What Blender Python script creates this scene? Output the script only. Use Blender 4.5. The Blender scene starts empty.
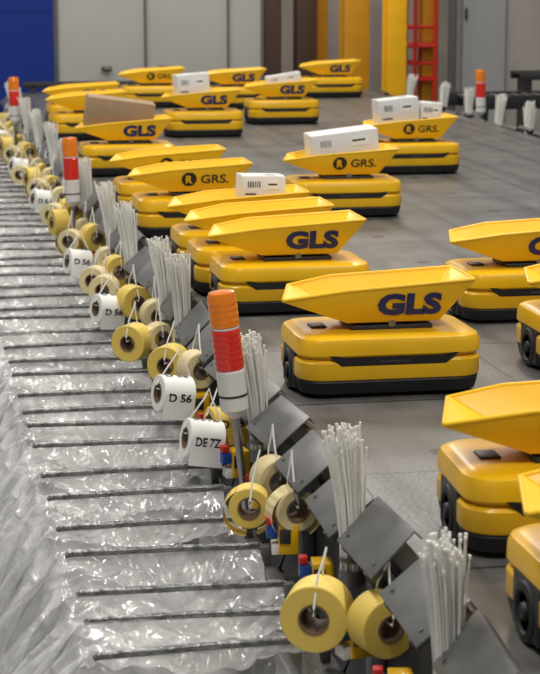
import bpy, bmesh, math, random
from mathutils import Vector, Matrix, noise, Euler
random.seed(7)
scene = bpy.context.scene
R = math.radians

# ------------------------------------------------------------------ materials
def new_mat(name):
    m = bpy.data.materials.new(name); m.use_nodes = True
    nt = m.node_tree
    return m, nt, nt.nodes['Principled BSDF'], nt.nodes['Material Output']

def plain(name, col, rough=0.5, metal=0.0, var=0.08, scale=6.0, bump=0.0, bscale=60.0, spec=0.5, emit=0.0, coat=0.0):
    m, nt, p, o = new_mat(name)
    tc = nt.nodes.new('ShaderNodeTexCoord')
    n = nt.nodes.new('ShaderNodeTexNoise'); n.inputs['Scale'].default_value = scale; n.inputs['Detail'].default_value = 5
    nt.links.new(tc.outputs['Object'], n.inputs['Vector'])
    r = nt.nodes.new('ShaderNodeValToRGB')
    r.color_ramp.elements[0].position = 0.3; r.color_ramp.elements[1].position = 0.7
    r.color_ramp.elements[0].color = tuple(c*(1-var) for c in col)+(1,)
    r.color_ramp.elements[1].color = tuple(min(1, c*(1+var)) for c in col)+(1,)
    nt.links.new(n.outputs['Fac'], r.inputs['Fac'])
    nt.links.new(r.outputs['Color'], p.inputs['Base Color'])
    p.inputs['Roughness'].default_value = rough
    p.inputs['Metallic'].default_value = metal
    p.inputs['Specular IOR Level'].default_value = spec
    p.inputs['Coat Weight'].default_value = coat; p.inputs['Coat Roughness'].default_value = 0.08
    if emit:
        nt.links.new(r.outputs['Color'], p.inputs['Emission Color'])
        p.inputs['Emission Strength'].default_value = emit
    if bump:
        n2 = nt.nodes.new('ShaderNodeTexNoise'); n2.inputs['Scale'].default_value = bscale
        nt.links.new(tc.outputs['Object'], n2.inputs['Vector'])
        b = nt.nodes.new('ShaderNodeBump'); b.inputs['Strength'].default_value = bump; b.inputs['Distance'].default_value = 0.01
        nt.links.new(n2.outputs['Fac'], b.inputs['Height']); nt.links.new(b.outputs['Normal'], p.inputs['Normal'])
    return m

M_YEL = plain('yellow_plastic', (0.80, 0.45, 0.007), 0.30, var=0.06, scale=4)
M_YELT = plain('yellow_tray_plastic', (0.92, 0.55, 0.012), 0.34, var=0.04, scale=4)
M_BLK = plain('black_rubber', (0.008, 0.008, 0.009), 0.55)
M_DRK = plain('dark_plastic', (0.025, 0.024, 0.024), 0.45)
M_NAVY = plain('navy_print', (0.010, 0.018, 0.13), 0.45)
M_INK = plain('black_print', (0.015, 0.015, 0.018), 0.5)
M_STEEL = plain('brushed_steel', (0.30, 0.30, 0.30), 0.32, metal=0.9, var=0.2, scale=20)
M_ROD = plain('steel_rod', (0.20, 0.20, 0.195), 0.30, metal=0.85, var=0.45, scale=45, bump=.3, bscale=120)
M_PLATE = plain('grey_sheet_metal', (0.17, 0.17, 0.167), 0.40, metal=0.35, var=0.2, scale=9)
M_RAIL = plain('galvanised_rail', (0.15, 0.15, 0.15), 0.45, metal=0.5, var=0.2, scale=12)
M_FASC = plain('dark_fascia', (0.04, 0.04, 0.04), 0.6, var=0.3, scale=5)
M_WHT = plain('white_nylon', (0.84, 0.83, 0.78), 0.4, var=0.05)
M_PAPW = plain('white_label_paper', (0.80, 0.80, 0.76), 0.6, var=0.04)
M_CORE = plain('cardboard_core', (0.16, 0.095, 0.05), 0.8)
M_CARD = plain('cardboard', (0.36, 0.24, 0.14), 0.8, var=0.08, scale=12)
M_TAPE = plain('packing_tape', (0.44, 0.33, 0.20), 0.35)
M_CARDW = plain('white_carton', (0.72, 0.71, 0.69), 0.6, var=0.04)
M_ORG = plain('orange_lens', (0.76, 0.19, 0.004), 0.15, emit=0.08, coat=.6)
M_RED = plain('red_lens', (0.62, 0.016, 0.006), 0.12, emit=0.08, coat=.8)
M_LAMPW = plain('white_lamp_base', (0.72, 0.70, 0.67), 0.4)
M_BLUE = plain('blue_plastic', (0.015, 0.07, 0.33), 0.4)
M_REDP = plain('red_paint', (0.62, 0.02, 0.012), 0.45)
M_BWALL = plain('blue_door_paint', (0.005, 0.024, 0.20), 0.6, var=0.05, scale=1, spec=.25)
M_GWALL = plain('grey_panel', (0.40, 0.39, 0.36), 0.7, var=0.05, scale=1)
M_GWALL2 = plain('pale_grey_panel', (0.33, 0.33, 0.33), 0.7, var=0.05, scale=1)
M_WWALL = plain('warm_wall', (0.40, 0.365, 0.33), 0.8, var=0.2, scale=1)
M_TRIM = plain('dark_joint', (0.10, 0.10, 0.10), 0.6)
M_BROWN = plain('brown_steel', (0.09, 0.052, 0.035), 0.5)
M_COLY = plain('yellow_column_paint', (0.92, 0.48, 0.006), 0.45)
M_COLO = plain('amber_column_paint', (0.60, 0.28, 0.010), 0.5)
M_HALL = plain('hall_concrete', (0.30, 0.298, 0.29), 0.5, var=0.25, scale=3)

def roll_mat(name, col, ring):
    m, nt, p, o = new_mat(name)
    tc = nt.nodes.new('ShaderNodeTexCoord')
    sp = nt.nodes.new('ShaderNodeSeparateXYZ'); nt.links.new(tc.outputs['Object'], sp.inputs[0])
    def mm(op, a, b=None):
        n = nt.nodes.new('ShaderNodeMath'); n.operation = op
        nt.links.new(a, n.inputs[0])
        if b is not None:
            if isinstance(b, float): n.inputs[1].default_value = b
            else: nt.links.new(b, n.inputs[1])
        return n.outputs[0]
    rr = mm('SQRT', mm('ADD', mm('MULTIPLY', sp.outputs[0], sp.outputs[0]), mm('MULTIPLY', sp.outputs[2], sp.outputs[2])))
    s = mm('SINE', mm('MULTIPLY', rr, 1400.0))
    f = mm('MULTIPLY', mm('ADD', s, 1.0), 0.5)
    mx = nt.nodes.new('ShaderNodeMix'); mx.data_type = 'RGBA'
    mx.inputs[6].default_value = col+(1,); mx.inputs[7].default_value = ring+(1,)
    nt.links.new(f, mx.inputs[0]); nt.links.new(mx.outputs[2], p.inputs['Base Color'])
    p.inputs['Roughness'].default_value = 0.6
    return m
M_PAPY = roll_mat('yellow_label_paper', (0.82, 0.61, 0.13), (0.62, 0.42, 0.06))
M_PAPC = roll_mat('cream_label_paper', (0.82, 0.70, 0.40), (0.62, 0.50, 0.25))

def deck_mat():
    m, nt, p, o = new_mat('sorting_deck')
    L = nt.links
    tc = nt.nodes.new('ShaderNodeTexCoord'); sp = nt.nodes.new('ShaderNodeSeparateXYZ')
    L.new(tc.outputs['Object'], sp.inputs[0])
    def mm(op, a, b=None, c=None):
        n = nt.nodes.new('ShaderNodeMath'); n.operation = op
        for i, v in enumerate((a, b, c)):
            if v is None: continue
            if isinstance(v, (int, float)): n.inputs[i].default_value = v
            else: L.new(v, n.inputs[i])
        return n.outputs[0]
    x, y = sp.outputs[0], sp.outputs[1]
    def seam(c, pitch, w, off=0.0):
        fr = mm('FRACT', mm('DIVIDE', mm('ADD', c, off), pitch))
        d = mm('ABSOLUTE', mm('SUBTRACT', fr, 0.5))
        return mm('GREATER_THAN', d, 0.5-w/pitch)
    s1 = mm('MAXIMUM', seam(x, 0.84, 0.005, 0.07), seam(y, 0.84, 0.007, 0.1))
    fr = mm('FRACT', mm('DIVIDE', mm('ADD', x, 0.13), 0.42))
    tr = mm('ABSOLUTE', mm('SUBTRACT', fr, 0.5))
    trk = mm('SMOOTH_MIN', mm('MULTIPLY', tr, 6.0), 1.0, 0.3)
    n1 = nt.nodes.new('ShaderNodeTexNoise'); n1.inputs['Scale'].default_value = 3.0; n1.inputs['Detail'].default_value = 8
    n1.inputs['Roughness'].default_value = 0.65
    L.new(tc.outputs['Object'], n1.inputs['Vector'])
    mp = nt.nodes.new('ShaderNodeMapping'); mp.inputs['Scale'].default_value = (16, 1.6, 1)
    L.new(tc.outputs['Object'], mp.inputs['Vector'])
    n2 = nt.nodes.new('ShaderNodeTexNoise'); n2.inputs['Scale'].default_value = 1.0; n2.inputs['Detail'].default_value = 4
    L.new(mp.outputs[0], n2.inputs['Vector'])
    n3 = nt.nodes.new('ShaderNodeTexNoise'); n3.inputs['Scale'].default_value = 60; n3.inputs['Detail'].default_value = 3
    L.new(tc.outputs['Object'], n3.inputs['Vector'])
    v = mm('ADD', mm('MULTIPLY', n1.outputs['Fac'], 0.65), mm('MULTIPLY', n2.outputs['Fac'], 0.35))
    v = mm('ADD', mm('MULTIPLY', v, 0.70), mm('MULTIPLY', trk, 0.13))
    v = mm('ADD', v, mm('MULTIPLY', n3.outputs['Fac'], 0.17))
    r = nt.nodes.new('ShaderNodeValToRGB')
    r.color_ramp.elements[0].position = 0.36; r.color_ramp.elements[0].color = (0.050, 0.048, 0.046, 1)
    r.color_ramp.elements[1].position = 0.70; r.color_ramp.elements[1].color = (0.158, 0.152, 0.144, 1)
    L.new(v, r.inputs['Fac'])
    mx = nt.nodes.new('ShaderNodeMix'); mx.data_type = 'RGBA'; mx.inputs[7].default_value = (0.014, 0.014, 0.014, 1)
    L.new(mm('MULTIPLY', s1, 0.85), mx.inputs[0]); L.new(r.outputs['Color'], mx.inputs[6])
    qx = mm('LESS_THAN', mm('ABSOLUTE', mm('SUBTRACT', mm('FRACT', mm('DIVIDE', mm('ADD', x, 0.13), 0.84)), 0.5)), 0.035)
    qy = mm('LESS_THAN', mm('ABSOLUTE', mm('SUBTRACT', mm('FRACT', mm('DIVIDE', mm('ADD', y, 0.32), 0.84)), 0.5)), 0.035)
    mx2 = nt.nodes.new('ShaderNodeMix'); mx2.data_type = 'RGBA'; mx2.inputs[7].default_value = (0.025, 0.025, 0.025, 1)
    L.new(mm('MULTIPLY', qx, qy), mx2.inputs[0]); L.new(mx.outputs[2], mx2.inputs[6])
    L.new(mx2.outputs[2], p.inputs['Base Color'])
    rr = nt.nodes.new('ShaderNodeMapRange'); rr.inputs[3].default_value = .22; rr.inputs[4].default_value = .50
    L.new(n1.outputs['Fac'], rr.inputs[0]); L.new(rr.outputs[0], p.inputs['Roughness'])
    b = nt.nodes.new('ShaderNodeBump'); b.inputs['Strength'].default_value = 0.3; b.inputs['Distance'].default_value = 0.008
    L.new(mm('SUBTRACT', n3.outputs['Fac'], mm('MULTIPLY', s1, .8)), b.inputs['Height']); L.new(b.outputs['Normal'], p.inputs['Normal'])
    return m
M_DECK = deck_mat()

def film_mat():
    m, nt, p, o = new_mat('clear_plastic_film')
    L = nt.links
    tc = nt.nodes.new('ShaderNodeTexCoord')
    p.inputs['Base Color'].default_value = (0.90, 0.89, 0.875, 1)
    p.inputs['Roughness'].default_value = 0.15
    p.inputs['Specular IOR Level'].default_value = 1.0
    p.inputs['Coat Weight'].default_value = 1.0; p.inputs['Coat Roughness'].default_value = .05
    n = nt.nodes.new('ShaderNodeTexNoise'); n.inputs['Scale'].default_value = 7; n.inputs['Detail'].default_value = 2
    n.inputs['Distortion'].default_value = 1.6
    L.new(tc.outputs['Object'], n.inputs['Vector'])
    b = nt.nodes.new('ShaderNodeBump'); b.inputs['Strength'].default_value = 0.75; b.inputs['Distance'].default_value = 0.03
    L.new(n.outputs['Fac'], b.inputs['Height']); L.new(b.outputs['Normal'], p.inputs['Normal'])
    L.new(b.outputs['Normal'], p.inputs['Coat Normal'])
    t = nt.nodes.new('ShaderNodeBsdfTransparent')
    n2 = nt.nodes.new('ShaderNodeTexNoise'); n2.inputs['Scale'].default_value = 5; n2.inputs['Detail'].default_value = 4
    n2.inputs['Distortion'].default_value = 1.0
    L.new(tc.outputs['Object'], n2.inputs['Vector'])
    mr = nt.nodes.new('ShaderNodeMapRange'); mr.inputs[1].default_value = 0.35; mr.inputs[2].default_value = 0.68
    mr.inputs[3].default_value = 0.10; mr.inputs[4].default_value = 0.46
    L.new(n2.outputs['Fac'], mr.inputs[0])
    lw = nt.nodes.new('ShaderNodeLayerWeight'); lw.inputs['Blend'].default_value = .4
    L.new(b.outputs['Normal'], lw.inputs['Normal'])
    ad = nt.nodes.new('ShaderNodeMath'); ad.operation='ADD'; ad.use_clamp=True
    ml = nt.nodes.new('ShaderNodeMath'); ml.operation='MULTIPLY'; ml.inputs[1].default_value=.5
    L.new(lw.outputs['Facing'], ml.inputs[0]); L.new(ml.outputs[0], ad.inputs[0]); L.new(mr.outputs[0], ad.inputs[1])
    mx = nt.nodes.new('ShaderNodeMixShader')
    L.new(ad.outputs[0], mx.inputs[0]); L.new(t.outputs[0], mx.inputs[1]); L.new(p.outputs[0], mx.inputs[2])
    L.new(mx.outputs[0], o.inputs['Surface'])
    return m
M_FILM = film_mat()

# ------------------------------------------------------------------ mesh builder
class B:
    def __init__(s): s.v=[]; s.f=[]; s.m=[]; s.mats=[]
    def mi(s, mat):
        if mat not in s.mats: s.mats.append(mat)
        return s.mats.index(mat)
    def add(s, vs, fs, mat, M=None):
        o=len(s.v); k=s.mi(mat)
        for v in vs:
            v=Vector(v); s.v.append(M@v if M else v)
        for f in fs: s.f.append([o+i for i in f]); s.m.append(k)
    def addbm(s, bm, mat, M=None):
        bm.verts.index_update()
        s.add([v.co.copy() for v in bm.verts], [[v.index for v in f.verts] for f in bm.faces], mat, M); bm.free()
    def addmesh(s, me, mat, M=None):
        s.add([v.co.copy() for v in me.vertices], [list(p.vertices) for p in me.polygons], mat, M)
    def box(s, c, d, mat, M=None, bev=0.0, rot=None):
        bm=bmesh.new(); bmesh.ops.create_cube(bm, size=1)
        for v in bm.verts: v.co=Vector((v.co.x*d[0], v.co.y*d[1], v.co.z*d[2]))
        if bev: bmesh.ops.bevel(bm, geom=bm.edges[:], offset=bev, segments=2, affect='EDGES', profile=0.5)
        T=Matrix.Translation(c)
        if rot: T=T@Euler(rot).to_matrix().to_4x4()
        s.addbm(bm, mat, (M@T) if M else T)
    def tube(s, pts, r, mat, n=8, M=None, caps=True, closed=False):
        pts=[Vector(p) for p in pts]; N=len(pts); rs=r if isinstance(r,(list,tuple)) else [r]*N
        vs=[]; fs=[]
        for i,p in enumerate(pts):
            if closed: d=pts[(i+1)%N]-pts[i-1]
            else: d=pts[min(i+1,N-1)]-pts[max(i-1,0)]
            if d.length<1e-6 : d=pts[-1]-pts[0]
            q=d.to_track_quat('Z','Y')
            for k in range(n):
                a=2*math.pi*k/n; vs.append(p+q@Vector((rs[i]*math.cos(a), rs[i]*math.sin(a),0)))
        for i in range(N if closed else N-1):
            j=(i+1)%N
            for k in range(n): fs.append([i*n+k, i*n+(k+1)%n, j*n+(k+1)%n, j*n+k])
        if caps and not closed:
            fs.append(list(range(n))[::-1]); fs.append([(N-1)*n+k for k in range(n)])
        s.add(vs, fs, mat, M)
    def lathe(s, prof, mat, n=28, M=None, closed=False):
        vs=[]; fs=[]; N=len(prof)
        for r,z in prof:
            for k in range(n):
                a=2*math.pi*k/n; vs.append((r*math.cos(a), r*math.sin(a), z))
        for i in range(N if closed else N-1):
            j=(i+1)%N
            for k in range(n): fs.append([i*n+k, i*n+(k+1)%n, j*n+(k+1)%n, j*n+k])
        s.add(vs, fs, mat, M)
    def mesh(s, name, ang=35):
        me=bpy.data.meshes.new(name); me.from_pydata(s.v, [], s.f)
        for m in s.mats: me.materials.append(m)
        for p,k in zip(me.polygons, s.m): p.material_index=k; p.use_smooth=True
        bm=bmesh.new(); bm.from_mesh(me); bmesh.ops.recalc_face_normals(bm, faces=bm.faces[:]); bm.to_mesh(me); bm.free()
        me.set_sharp_from_angle(angle=R(ang)); me.update()
        return me
    def obj(s, name, loc=(0,0,0), rot=(0,0,0), ang=35): return place(s.mesh(name, ang), name, loc, rot)
def place(me, name, loc=(0,0,0), rot=(0,0,0), sc=None):
    o=bpy.data.objects.new(name, me); o.location=loc; o.rotation_euler=rot
    if sc: o.scale=sc
    scene.collection.objects.link(o); return o

def text_verts(txt, w, h, bold=0.02):
    cu=bpy.data.curves.new('t','FONT'); cu.body=txt; cu.size=1; cu.extrude=0.0; cu.offset=bold; cu.resolution_u=3
    o=bpy.data.objects.new('t', cu); scene.collection.objects.link(o)
    dg=bpy.context.evaluated_depsgraph_get(); dg.update()
    me=bpy.data.meshes.new_from_object(o.evaluated_get(dg))
    vs=[v.co.copy() for v in me.vertices]; fs=[list(p.vertices) for p in me.polygons]
    bpy.data.objects.remove(o); bpy.data.curves.remove(cu); bpy.data.meshes.remove(me)
    x0=min(v.x for v in vs); x1=max(v.x for v in vs); y0=min(v.y for v in vs); y1=max(v.y for v in vs)
    return [Vector(((v.x-x0)/(x1-x0)*w-w/2, (v.y-y0)/(y1-y0)*h-h/2, 0)) for v in vs], fs

# ------------------------------------------------------------------ sorting robot
def rrect(hx, hy, r, z, n=6):
    out=[]
    for cx,cy,a0 in ((hx-r,hy-r,0),(-hx+r,hy-r,90),(-hx+r,-hy+r,180),(hx-r,-hy+r,270)):
        for k in range(n+1):
            a=R(a0+90*k/n); out.append((cx+r*math.cos(a), cy+r*math.sin(a), z))
    return out
def robot_mesh(kind):
    b=B()
    def stack(rings, mat, bot=True, top=True):
        vs=[]; fs=[]
        for z,hx,hy,r in rings: vs+=rrect(hx,hy,r,z)
        n=len(vs)//len(rings)
        for i in range(len(rings)-1):
            for k in range(n): fs.append([i*n+k, i*n+(k+1)%n, (i+1)*n+(k+1)%n, (i+1)*n+k])
        if bot: fs.append(list(range(n))[::-1])
        if top: fs.append([(len(rings)-1)*n+k for k in range(n)])
        b.add(vs, fs, mat)
    X,Y=.290,.200
    stack([(0.010,X-.03,Y-.03,.06),(0.016,X-.012,Y-.012,.07),(0.052,X-.003,Y-.003,.08),(0.058,X-.006,Y-.006,.078)], M_BLK)
    stack([(0.056,X-.012,Y-.012,.075),(0.060,X-.002,Y-.002,.08),(0.066,X,Y,.08),(0.112,X,Y,.08),(0.120,X-.006,Y-.006,.078),(0.123,X-.016,Y-.016,.07),
           (0.127,X-.016,Y-.016,.07),(0.130,X-.004,Y-.004,.078),(0.136,X,Y,.08),(0.170,X-.001,Y-.001,.08),(0.184,X-.006,Y-.007,.08),(0.191,X-.018,Y-.02,.075),(0.194,X-.035,Y-.038,.07)], M_YEL)
    for sgn in (-1,1):
        y=sgn*(Y+.0008)
        vs=[(-.205,y,.137),(-.165,y,.104),(.165,y,.104),(.205,y,.137),(.185,y,.137),(.15,y,.129),(-.15,y,.129),(-.185,y,.137)]
        ys=sgn*(Y-.02)
        n=len(vs); o=[(a,ys,c) for a,_,c in vs]
        fs=[list(range(n)), [n+i for i in range(n)]]+[[i,(i+1)%n,n+(i+1)%n,n+i] for i in range(n)]
        b.add(vs+o, fs, M_BLK)
        b.box((0,sgn*(Y+.001),.114),(.10,.006,.010), M_DRK, bev=.002)
    for sx in (-1,1):
        M=Matrix.Translation((sx*(X-.016),0,.066))@Matrix.Rotation(R(90),4,'Y')
        q=1 if sx>0 else -1
        b.lathe([(r,z*q) for r,z in [(.001,-.02),(.06,-.02),(.066,-.013),(.066,.013),(.06,.022),(.045,.024),(.04,.018),(.02,.018),(.016,.026),(.001,.026)]], M_BLK, 24, M)
        b.box((sx*(X-.009),0,.075),(.022,.17,.12), M_DRK, bev=.008)
        for sy in (-1,1):
            M=Matrix.Translation((sx*.19,sy*.13,.022))@Matrix.Rotation(R(90),4,'Y')
            b.lathe([(.001,-.012),(.022,-.012),(.022,.012),(.001,.012)], M_BLK, 14, M)
    b.box((.02,0,.200),(.26,.18,.016), M_DRK, bev=.004)
    b.box((.02,0,.212),(.16,.11,.026), M_DRK, bev=.004)
    b.tube([(.02,-.09,.212),(.02,.09,.212)], .012, M_STEEL, 12)
    b.box((-.2,0,.196),(.05,.07,.008), M_DRK, bev=.003)
    S=-.035
    ybt,ytp,z0,z1=.085,.133,.220,.350
    def yy(z): return ybt+(ytp-ybt)*(z-z0)/(z1-z0)
    zt,zm=.298,.322
    P=dict(bfl=(-.085+S,-ybt,z0), bfr=(.205+S,-ybt,z0), bbl=(-.085+S,ybt,z0), bbr=(.205+S,ybt,z0),
           tfl=(-.295+S,-yy(zt),zt), tfr=(.305+S,-ytp,z1), tbl=(-.235+S,yy(zt+.01),zt+.01), tbr=(.305+S,ytp,z1))
    bm=bmesh.new(); V={k:bm.verts.new(v) for k,v in P.items()}
    MF=(-.10+S,-yy(zm),zm); MBk=(-.10+S,yy(zm+.01),zm+.01)
    fm=bm.verts.new(MF); bk=bm.verts.new(MBk)
    bm.faces.new([V['bfl'],V['bfr'],V['bbr'],V['bbl']])
    bm.faces.new([V['bfl'],V['tfl'],fm,V['tfr'],V['bfr']])
    bm.faces.new([V['bbl'],V['bbr'],V['tbr'],bk,V['tbl']])
    bm.faces.new([V['bfr'],V['tfr'],V['tbr'],V['bbr']])
    bm.faces.new([V['bbl'],V['tbl'],V['tfl'],V['bfl']])
    bmesh.ops.recalc_face_normals(bm, faces=bm.faces[:])
    me=bpy.data.meshes.new('tmp'); bm.to_mesh(me); bm.free()
    o=bpy.data.objects.new('tmp', me); scene.collection.objects.link(o)
    s=o.modifiers.new('s','SOLIDIFY'); s.thickness=.008; s.offset=0; s.use_even_offset=True
    bv=o.modifiers.new('b','BEVEL'); bv.width=.004; bv.segments=2; bv.limit_method='ANGLE'; bv.angle_limit=R(25)
    dg=bpy.context.evaluated_depsgraph_get(); dg.update()
    em=bpy.data.meshes.new_from_object(o.evaluated_get(dg))
    b.addmesh(em, M_YELT); bpy.data.objects.remove(o)
    rim=[P['tfl'],MF,P['tfr'],P['tbr'],MBk,P['tbl']]
    for i in range(6): b.tube([rim[i],rim[(i+1)%6]], .0055, M_YELT, 8)
    for sgn in (-1,1):
        up=Vector((0, sgn*(ytp-ybt), z1-z0)).normalized(); xd=Vector((-sgn,0,0))
        nrm=xd.cross(up)
        def putm(x,h):
            base=Vector((x+S, sgn*ybt, z0))+up*h+nrm*.0062
            return Matrix(((xd.x,up.x,nrm.x,base.x),(xd.y,up.y,nrm.y,base.y),(xd.z,up.z,nrm.z,base.z),(0,0,0,1)))
        if kind=='gls':
            vs,fs=text_verts('GLS', .205, .078, bold=.055); b.add(vs,fs,M_NAVY,putm(.105,.061))
        else:
            cx=.0 if sgn<0 else .20
            vs=[(.037*math.cos(i*.2618),.037*math.sin(i*.2618),0) for i in range(24)]
            b.add(vs,[list(range(24))],M_INK,putm(cx,.064))
            M2=putm(cx,.064)@Matrix.Translation((0,0,.0008))
            vs,fs=text_verts('R', .032,.042,bold=.04); b.add(vs,fs,M_YELT,M2)
            vs,fs=text_verts('GRS.', .135,.046,bold=.015); b.add(vs,fs,M_INK,putm(.125 if sgn<0 else .075,.064))
    return b.mesh('sorting_robot_mesh_'+kind, 32)
RG=robot_mesh('gls'); RR=robot_mesh('grs')
DX=.025; DY=.135
robots=[
 (.303,5.89,'g',0),(.299,7.345,'g',0),(1.125,10.09,'r',-1),(.245,9.49,'r',0),(.275,7.80,'g',0),(.272,8.27,'g',0),
 (.235,10.22,'r',0),(.24,12.28,'g',0),(1.12,14.89,'g',0),(1.93,15.95,'g',0),(2.005,12.07,'r',0),(.251,14.80,'g',0),
 (.30,15.75,'g',0),(1.82,17.62,'g',0),(2.985,18.9,'g',0),(1.154,7.03,'g',0),(1.147,6.08,'g',0),(.350,4.19,'g',-3),(.302,3.47,'g',0),(1.13,17.9,'r',0)]
robots=[(a+DX,b_+DY,k,y) for a,b_,k,y in robots]
for a,b_,k,y in robots:
    place(RG if k=='g' else RR,'sorting_robot',(a,b_,0),(0,0,R(y)))

# ------------------------------------------------------------------ parcels in trays
def carton(name, size, mat, loc, rot, marks=True):
    b=B(); x,y,z=size
    b.box((0,0,0),size,mat,bev=.004)
    b.box((0,0,z/2+.0006),(x*.98,.045,.0012),M_TAPE if mat is M_CARD else M_PAPW)
    b.box((0,0,z/2+.001),(x*.99,.002,.0014),M_DRK)
    if marks:
        b.box((x*.18,-.04 if y>.12 else -.02,z/2+.0014),(x*.35,y*.3,.0016),M_PAPW)
        for i in range(7):
            b.box((x*(.06+.035*i),-y*.2,z/2+.0024),(random.uniform(.002,.006),y*.18,.001),M_INK)
        for i in range(6):
            b.box((-x*.36+.010*i,-y/2-.001,z*.18),(random.uniform(.002,.005),.002,z*.22),M_INK)
        b.box((-x*.3,-y/2-.001,-z*.2),(x*.25,.002,z*.05),M_INK)
        b.box((x*.22,-y/2-.001,z*.15),(x*.28,.002,z*.3),M_PAPW)
        b.box((x*.2,-y/2-.0022,z*.18),(x*.2,.001,z*.06),M_INK)
    b.obj(name,loc,rot)
def inrob(i,dx,dy,z): a,b_,_,_=robots[i]; return (a+dx-.035,b_+dy,z)
carton('white_parcel',(.36,.16,.15),M_CARDW,inrob(2,.03,.0,.366),(R(3),R(-6),R(3)))
carton('cardboard_box',(.42,.16,.19),M_CARD,inrob(7,-.01,0,.372),(R(4),R(8),R(0)),False)
carton('white_parcel',(.25,.15,.18),M_CARDW,inrob(8,-.05,.01,.376),(0,R(-4),R(6)))
carton('white_parcel',(.28,.15,.10),M_CARDW,inrob(9,.05,0,.345),(0,R(-9),R(-5)))
carton('white_parcel',(.26,.15,.17),M_CARDW,inrob(10,-.06,.0,.38),(0,R(-5),R(4)))
carton('white_parcel',(.13,.14,.14),M_CARDW,inrob(10,.16,0,.366),(0,R(4),R(-6)))
carton('white_parcel',(.19,.13,.11),M_CARDW,inrob(5,.12,.0,.36),(0,R(2),R(3)))

# ------------------------------------------------------------------ platform
b=B(); b.box((1.79,10.9,-.04),(3.62,18.6,.08),M_DECK); b.obj('sorting_platform')
b=B()
for a,sg in ((-.03,-1),(3.61,1)):
    b.box((a,10.9,-.32),(.018,18.6,.46),M_FASC)
    for k in range(23):
        b.box((a+sg*.03,1.95+.83*k,-.34),(.036,.06,.42),M_RAIL,bev=.004)
        b.box((a,1.95+.83*k,-.83),(.07,.07,.54),M_RAIL,bev=.004)
b.obj('platform_support_frame')

for sg in (-1,1):
    b=B(); a=-.185 if sg<0 else 3.765
    b.box((a,10.9,-.33),(.04,18.6,.05),M_RAIL,bev=.004)
    b.box((a+.01*sg,10.9,-.48),(.03,18.6,.03),M_RAIL,bev=.004)
    for k in range(45):
        bb=1.8+.415*k
        b.box((a-.04*sg,bb,-.33),(.06,.03,.03),M_RAIL,bev=.003)
    b.obj('chute_rail')

# deflector plates
def plate_mesh():
    b=B(); L=.335; h=.145
    b.box((0,0,h/2),(.005,L,h),M_PLATE,bev=.002)
    b.box((.012,0,h),(.026,L,.005),M_PLATE,bev=.0015)
    for s in (-1,1):
        b.box((.016,s*L*.33,.03),(.03,.025,.07),M_RAIL,bev=.002)
        b.tube([(-.007,s*L*.38,.03),(.0,s*L*.38,.03)],.006,M_STEEL,8)
    return b.mesh('plate')
PM=plate_mesh()
rnd=random.Random(3)
for k in range(43):
    bb=2.3+.415*k
    lean=rnd.choice([38,44,50])
    place(PM,'deflector_plate',(-.132,bb,-.07+rnd.uniform(-.015,.02)),(R(rnd.uniform(-2.5,2.5)),R(lean),R(rnd.uniform(-2.5,2.5))))
    place(PM,'deflector_plate',(3.712,bb,-.07+rnd.uniform(-.015,.02)),(R(rnd.uniform(-2,2)),R(lean),R(180+rnd.uniform(-2,2))))

# ------------------------------------------------------------------ zip tie bundles
def ties(seed):
    rn=random.Random(seed); b=B()
    for i in range(85):
        a=rn.uniform(0,6.283); rr=.027*math.sqrt(rn.random()); x0,y0=rr*math.cos(a),rr*math.sin(a)
        fl=rn.uniform(.3,1.15); H=rn.uniform(.33,.395); tw=rn.uniform(0,3.14)
        w=Vector((math.cos(tw),math.sin(tw),0))*.0024; t=Vector((-math.sin(tw),math.cos(tw),0))*.0008
        vs=[];fs=[]; N=6
        for j in range(N+1):
            s=j/N; c=Vector((x0*(1+fl*s*s)+rn.uniform(-.0008,.0008)-.024*s*s, y0*(1+fl*s*s*.7), H*s))
            vs+=[c-w-t,c+w-t,c+w+t,c-w+t]
        for j in range(N):
            for k in range(4): fs.append([4*j+k,4*j+(k+1)%4,4*j+4+(k+1)%4,4*j+4+k])
        fs+=[[0,1,2,3],[4*N,4*N+1,4*N+2,4*N+3]]
        b.add(vs,fs,M_WHT)
        b.box(c,(.006,.005,.007),M_WHT,rot=(0,0,tw))
    b.lathe([(.030,.05),(.0315,.05),(.0315,.062),(.030,.062)],M_RAIL,20,closed=True)
    b.lathe([(.030,-.01),(.033,.0),(.033,.03),(.031,.03),(.031,.0),(.001,-.008)],M_RAIL,20)
    return b.mesh('zip%d'%seed)
ZM=[ties(i) for i in range(4)]
def snap(bb): return 2.5075+.415*round((bb-2.5075)/.415)
zb=[4.58,5.83,7.49,7.9,9.1,9.9,11.2,12.4,13.7,14.9,16.2,17.4,18.3]
place(ZM[3],'zip_tie_bundle',(-.085,3.73,-.195),(R(2),0,.3))
for i,bb in enumerate(zb):
    place(ZM[i%4],'zip_tie_bundle',(-.088,snap(bb),-.17),(R(rnd.uniform(-3,3)),R(rnd.uniform(-4,1)),rnd.uniform(-.5,.5)))
for i in range(9):
    place(ZM[(i+1)%4],'zip_tie_bundle',(3.70,snap(11.0+.95*i),-.165),(R(rnd.uniform(-3,3)),R(rnd.uniform(-3,3)),3.1+rnd.uniform(-.6,.6)))

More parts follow.
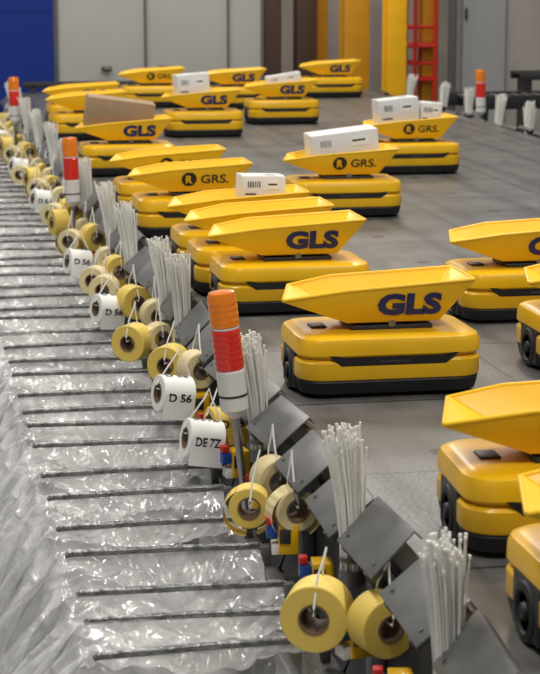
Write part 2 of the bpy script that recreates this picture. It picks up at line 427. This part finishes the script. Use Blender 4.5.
# ------------------------------------------------------------------ label rolls
def roll(paper, r=.072, w=.085, txt=None, loop=False, ri=.028):
    b=B(); M=Matrix.Rotation(R(90),4,'X')
    b.lathe([(ri+.004,-w/2),(r-.003,-w/2),(r,-w/2+.003),(r,w/2-.003),(r-.003,w/2),(ri+.004,w/2)],paper,36,M)
    b.lathe([(ri+.005,-w/2-.002),(ri,-w/2-.002),(ri,w/2+.002),(ri+.005,w/2+.002)],M_CORE,28,M,closed=True)
    if txt:
        vs,fs=text_verts(txt,w*.72,.030,bold=.03)
        for ang in (0,90,-90,180):
            b.add([Vector((-math.cos(v.y/r+R(ang))*(r+.0012), -v.x, math.sin(v.y/r+R(ang))*(r+.0012))) for v in vs],fs,M_INK)
        b.box((-r+.001,0,-r*.6),(.0015,w*.96,r*1.2),paper)
    if loop:
        N=30; vs=[];fs=[]
        for i in range(N+1):
            a=R(-60+i*330/N); q=r*(1.02+.28*math.sin(math.pi*i/N)); c=(q*math.cos(a), q*math.sin(a)-.02)
            vs+=[(c[0],-w*.45,c[1]),(c[0],w*.45,c[1])]
        for i in range(N): fs.append([2*i,2*i+1,2*i+3,2*i+2])
        b.add(vs,fs,paper)
    s=[(0.0,-w/2-.006,-.004+ri*.5),(0,-w/2-.01,ri),(0.0,-w*.35,r+.02),(.006,-w*.1,.13),(.01,0,.16),(.006,w*.1,.13),(0,w*.35,r+.02),(0,w/2+.01,ri),(0,w/2+.006,ri*.5)]
    b.tube(s,.0028,M_WHT,6); b.tube([s[0],s[-1]],.0028,M_WHT,6)
    return b.mesh('roll')
RM=dict(y=roll(M_PAPY), Y=roll(M_PAPY,.080,.10,None,False,.032), yl=roll(M_PAPY,.058,.07,None,True), w=roll(M_PAPW,.063,.115,'D 56'), w2=roll(M_PAPW,.063,.115,'DE 7Z'),
        y2=roll(M_PAPY,.055,.11,'D 58'), c=roll(M_PAPC,.065,.08), c2=roll(M_PAPC,.06,.07,None,True))
rl=[('Y',-.225,4.34,-.165,-22),('y',-.095,4.24,-.165,14),('c2',-.12,5.15,-.14,8),('yl',-.215,5.30,-.17,-12),('c',-.12,5.42,-.13,10),
    ('y2',-.15,6.10,-.12,104),('w2',-.235,6.03,-.155,98),('w',-.255,6.55,-.12,104),('c',-.13,6.85,-.10,16),('y',-.20,7.05,-.12,-30),
    ('c2',-.16,7.62,-.13,12),('y',-.27,7.60,-.14,-35),('c',-.13,7.95,-.10,5),('w',-.28,8.42,-.15,110),('y',-.17,8.40,-.12,20),('c',-.26,8.75,-.12,-20)]
bb=9.2; i=0
while bb<19:
    for da in (-.28,-.15):
        rl.append((['c','y','w','c','c2','y','y','c'][i%8],da+rnd.uniform(-.02,.02),bb+rnd.uniform(-.08,.08),-.14+rnd.uniform(-.03,.03),[-25,15,105,5][i%4])); i+=1
    bb+=.6
for k,a,b_,z,yaw in rl:
    tilt = -10 if k in ('w','w2') and b_<7 else rnd.uniform(-12,12)
    place(RM[k],'label_roll',(a,b_,z),(R(rnd.uniform(6,12)) if k in ('w','w2') else 0,R(rnd.uniform(-8,8)),R(yaw)))

# ------------------------------------------------------------------ sensor / control boxes
def sens():
    b=B()
    b.box((0,0,0),(.055,.07,.085),M_YEL,bev=.004)
    b.box((-.01,-.037,.01),(.03,.008,.04),M_DRK,bev=.002)
    b.box((-.045,-.01,.02),(.030,.04,.035),M_BLUE,bev=.004)
    b.box((-.05,-.015,.05),(.022,.03,.02),M_REDP,bev=.003)
    b.box((-.035,.0,-.03),(.02,.05,.03),M_PAPW,bev=.002)
    b.tube([(0,.02,-.04),(-.02,.03,-.1),(.02,.06,-.17),(.04,.12,-.15)],.004,M_BLK,6)
    return b.mesh('sensor')
SM=sens()
for k in range(19):
    for off,z in ((.45,-.225),(.80,-.22)):
        place(SM,'sensor_box',(-.125+rnd.uniform(-.012,.01),3.62+.83*k+off-.1,z),(0,0,R(rnd.uniform(-12,12))))

# ------------------------------------------------------------------ stack lights
def stack_light(name, base, top):
    base=Vector(base); top=Vector(top); d=top-base; L=d.length; b=B()
    b.lathe([(.001,0),(.035,0),(.035,.02),(.018,.03),(.0115,.035),(.0115,L-.37),(.001,L-.37)],M_STEEL,20)
    b.box((0,0,.01),(.10,.07,.02),M_DRK,bev=.004)
    z=L-.37
    b.lathe([(.0115,z-.02),(.022,z-.01),(.03,z),(.041,z+.01),(.042,z+.125),(.038,z+.13)],M_LAMPW,28)
    b.lathe([(.0425,z+.05),(.0432,z+.05),(.0432,z+.056),(.0425,z+.056)],M_INK,28)
    b.lathe([(.038,z+.13),(.042,z+.133),(.042,z+.246),(.038,z+.25)],M_RED,28)
    for i in range(6): b.lathe([(.0422,z+.142+.018*i),(.0436,z+.147+.018*i),(.0422,z+.152+.018*i)],M_RED,28)
    b.lathe([(.038,z+.25),(.0405,z+.252),(.0405,z+.256),(.038,z+.258)],M_LAMPW,28)
    b.lathe([(.038,z+.258),(.042,z+.260),(.042,z+.348),(.037,z+.359),(.02,z+.362),(.001,z+.363)],M_ORG,28)
    for i in range(4): b.lathe([(.0422,z+.270+.018*i),(.0436,z+.275+.018*i),(.0422,z+.280+.018*i)],M_ORG,28)
    for i in range(6):
        b.box((-.041*math.cos(.4+.14*i),-.041*math.sin(.4+.14*i)-.001,z+.085),(.002,.003,.03 if i%2 else .02),M_INK)
    o=b.obj(name, base); o.rotation_euler=d.to_track_quat('Z','Y').to_euler()
stack_light('stack_light',(-.165,5.62,-.305),(-.245,5.60,.395))
stack_light('stack_light',(-.19,10.96,-.305),(-.215,10.96,.37))
stack_light('stack_light',(-.19,16.3,-.305),(-.20,16.3,.39))
stack_light('stack_light',(3.72,16.3,-.305),(3.70,16.3,.41))

# ------------------------------------------------------------------ rods and plastic bags
rods=[3.55,3.83,4.13,4.41,4.62,4.84,5.18,5.46,5.80,6.07,6.42,6.68,6.95]
while rods[-1]<19.3: rods.append(rods[-1]+(.27 if len(rods)%2 else .35))
b=B()
b.tube([(0,0,0),(-.12,0,.001),(-.25,0,.002),(-.38,0,.001),(-.52,0,.0),(-.535,0,-.006)],[.010,.010,.010,.010,.010,.007],M_ROD,12)
b.box((.01,0,-.03),(.03,.03,.06),M_RAIL,bev=.003)
RODM=b.mesh('rod')
for i,rb in enumerate(rods):
    place(RODM,'bag_rod',(-.205,rb,-.25),(0,R(rnd.uniform(-1.2,1.2)),R(rnd.uniform(-2.5,2.5))))
def ridge(v): return 1-2*abs(noise.noise(v))
def film(L, seed, nu=150, nv=44):
    b=B(); vs=[]; fs=[]; rn=random.Random(seed); sag=rn.uniform(.08,.17); off=seed*7.3
    sk=rn.uniform(-4,4)
    for i in range(nu+1):
        s=i/nu
        for j in range(nv+1):
            t=j/nv; bow=math.sin(math.pi*t)
            if s<.5:
                q=s/.5; x=-.0-.545*q; z=-.008
                z-=sag*(bow**.7)*(0.5+.5*math.sin(math.pi*min(1,q*1.1)))
            else:
                q=(s-.5)/.5
                edge=sag*(bow**.7)*.55
                x=-.545-.05*math.sin(min(1,q*3)*math.pi/2)-.22*q-.07*bow*math.sin(math.pi*q); z=-.008-edge*(1-q)-.80*q**1.15
            amp=min(1,6*t,6*(1-t))*.8+.2
            if s<.5:
                f1=ridge(Vector((x*11+t*sk+off, t*.9, 0)))
                f2=ridge(Vector((x*24-t*sk*2, t*1.6+off, 3)))
                f3=noise.noise(Vector((x*5+off, t*4, 7)))
                z+=amp*(.026*(f1-.6)+.012*(f2-.6)+.024*f3)+.010*(1-amp)
                x+=amp*.006*f2
            else:
                f1=ridge(Vector((t*3.2+z*1.0+off, z*1.1, 0)))
                f2=ridge(Vector((t*6-z*2, z*2.5+off, 5)))
                f3=noise.noise(Vector((t*2+off, z*3, 9)))
                k=min(1,q*4)
                x+=(k*.9+.1)*(.055*(f1-.6)+.020*(f2-.6)+.04*f3); z+=.010*f2*amp
            vs.append((x,t*L+amp*.008*f2,z))
    for i in range(nu):
        for j in range(nv):
            a=i*(nv+1)+j; fs.append([a,a+1,a+nv+2,a+nv+1])
    b.add(vs,fs,M_FILM); return b.mesh('film%d'%seed,180)
cache={}
for i in range(len(rods)-1):
    L=round(rods[i+1]-rods[i],3); key=(L, i if i<14 else i%4)
    if key not in cache: cache[key]=film(L, i)
    place(cache[key],'plastic_bag',(-.21,rods[i],-.25))

# ------------------------------------------------------------------ hall
b=B(); b.box((2,11,-1.15),(22,34,.1),M_HALL); b.obj('floor')
WB=20.4
b=B(); b.box((-2.85,WB+.1,1.45),(10.9,.2,5.1),M_GWALL); b.box((8.0,WB+.1,1.45),(6.7,.2,5.1),M_WWALL)
b.box((3.63,WB+.1,3.6),(2.1,.2,.8),M_GWALL); b.obj('wall_back')
b=B(); b.box((3.6,24.5,1.45),(9,.2,5.1),M_WWALL); b.obj('wall_alcove')
b=B(); b.box((-.78,WB-.034,1.3),(2.45,.06,4.4),M_BWALL)
for i in range(6): b.box((-.78,WB-.067,-.6+.7*i),(2.42,.006,.015),M_BWALL)
b.obj('door_1')
b=B(); b.box((4.93,WB-.034,1.2),(.46,.06,4.2),M_GWALL2); b.box((4.73,WB-.07,.75),(.02,.04,.12),M_DRK); b.obj('door_2')
for i,x in enumerate((.47,1.38,2.23,2.58)):
    b=B(); b.box((x,WB-.016,1.4),(.02 if i else .05,.03,4.6),M_TRIM); b.obj('trim_%d'%(i+1))
b=B(); b.box((1.5,WB-.026,-.02),(2.1,.05,.05),M_TRIM); b.obj('baseboard_back')
for i,x in enumerate((.98,1.55)):
    b=B(); b.box((0,0,0),(.10,.03,.04),M_DRK,bev=.004); b.tube([(-.03,-.02,0),(-.03,-.05,0),(.03,-.05,0),(.03,-.02,0)],.006,M_STEEL,8); b.obj('panel_latch',(x,WB-.03,.22))

def hbeam(name,x0,x1,y,mat,z0=-1.1,z1=3.6):
    b=B(); w=x1-x0; zc=(z0+z1)/2; h=z1-z0
    b.box((0,-w*.45,zc),(w,.02,h),mat,bev=.003); b.box((0,w*.45,zc),(w,.02,h),mat,bev=.003); b.box((0,0,zc),(.02,w*.9,h),mat)
    b.box((0,0,z0+.015),(w*1.5,w*1.5,.03),mat)
    b.obj(name,((x0+x1)/2,y,0))
hbeam('steel_column',2.66,2.84,20.75,M_BROWN,z1=3.1)
hbeam('steel_column',3.09,3.31,21.2,M_BROWN)
hbeam('steel_column',3.38,3.54,21.7,M_COLO)
hbeam('steel_column',3.50,3.77,20.75,M_COLO,z1=3.1)
hbeam('steel_column',3.84,4.05,20.25,M_COLY)
hbeam('steel_column',4.42,4.60,21.0,M_COLO)
hbeam('steel_column',4.53,4.60,20.25,M_TRIM)
b=B()
for x in (-.22,.0,.22):
    b.tube([(x,0,-1.1),(x,0,1.6)],.022,M_REDP,8); b.tube([(x,.4,-1.1),(x,.4,1.6)],.022,M_REDP,8)
for z in (0.05,.22,.4,.6,1.4):
    for y in (0,.4): b.tube([(-.25,y,z),(.25,y,z)],.018,M_REDP,8)
for z in (.05,.4): b.box((0,.2,z+.02),(.46,.38,.02),M_REDP)
b.obj('red_storage_rack',(4.30,20.75,0))
b=B(); b.tube([(0,0,-1.1),(0,0,2.6)],.03,M_REDP,10); b.box((0,0,-1.09),(.15,.15,.02),M_REDP); b.obj('red_pipe',(3.87,21.2,0))
b=B()
for y in (0,.55): b.box((0,y,0),(3.2,.05,.13),M_BLK,bev=.005)
for i in range(30): b.tube([(-1.5+.105*i,.03,.03),(-1.5+.105*i,.52,.03)],.022,M_STEEL,10)
for x in (-1.4,0,1.4):
    for y in (0,.55): b.box((x,y,-.58),(.06,.06,1.04),M_BLK)
b.obj('roller_conveyor',(5.65,18.0,.0))
b=B()
for y in (0,.3): b.box((0,y,0),(2.4,.04,.08),M_DRK,bev=.005)
b.box((0,.15,.02),(2.4,.28,.02),M_BLK)
for x in (-1.1,1.1): b.box((x,.15,-.62),(.06,.3,1.2),M_DRK)
b.obj('belt_conveyor',(6.2,19.3,.16))
b=B()
b.box((1.3,0,.05),(2.6,.05,.06),M_DRK,bev=.004)
for x in (.1,1.3,2.5): b.box((x,0,0.0),(.06,.05,.07),M_DRK)
b.obj('end_stop_rail',(.1,20.0,.036))

# ------------------------------------------------------------------ lights
def strip(x,y,z,sx,sy,pw,col=(1,.965,.90)):
    l=bpy.data.lights.new('ceiling_or_fill_lamp','AREA'); l.shape='RECTANGLE'; l.size=sx; l.size_y=sy; l.energy=pw; l.color=col
    o=bpy.data.objects.new('ceiling_or_fill_lamp',l); o.location=(x,y,z); scene.collection.objects.link(o)
for y in (2,7,12,17): strip(-1.6,y,5.0,.35,2.0,140); strip(2.4,y,5.0,.35,2.0,140)
for x in (-2,1.5,5): strip(x,19,5.2,2.6,.4,35)
strip(3.8,22.6,4.6,1.6,.4,110)  # added fill light to brighten the alcove and red rack, not a known fixture
w=bpy.data.worlds.new('hall_world'); scene.world=w; w.use_nodes=True
bg=w.node_tree.nodes['Background']; bg.inputs[0].default_value=(.90,.94,1,1); bg.inputs[1].default_value=.20

# ------------------------------------------------------------------ camera
cd=bpy.data.cameras.new('camera'); cam=bpy.data.objects.new('camera',cd); scene.collection.objects.link(cam)
cd.sensor_fit='HORIZONTAL'; cd.sensor_width=36; cd.lens=133.3; cd.clip_end=200
cam.location=(-1.149,0,1.33); cam.rotation_euler=(R(90-10.76),0,R(-10.6))
cd.dof.use_dof=True; cd.dof.focus_distance=6.4; cd.dof.aperture_fstop=10
scene.camera=cam
scene.view_settings.view_transform='Standard'
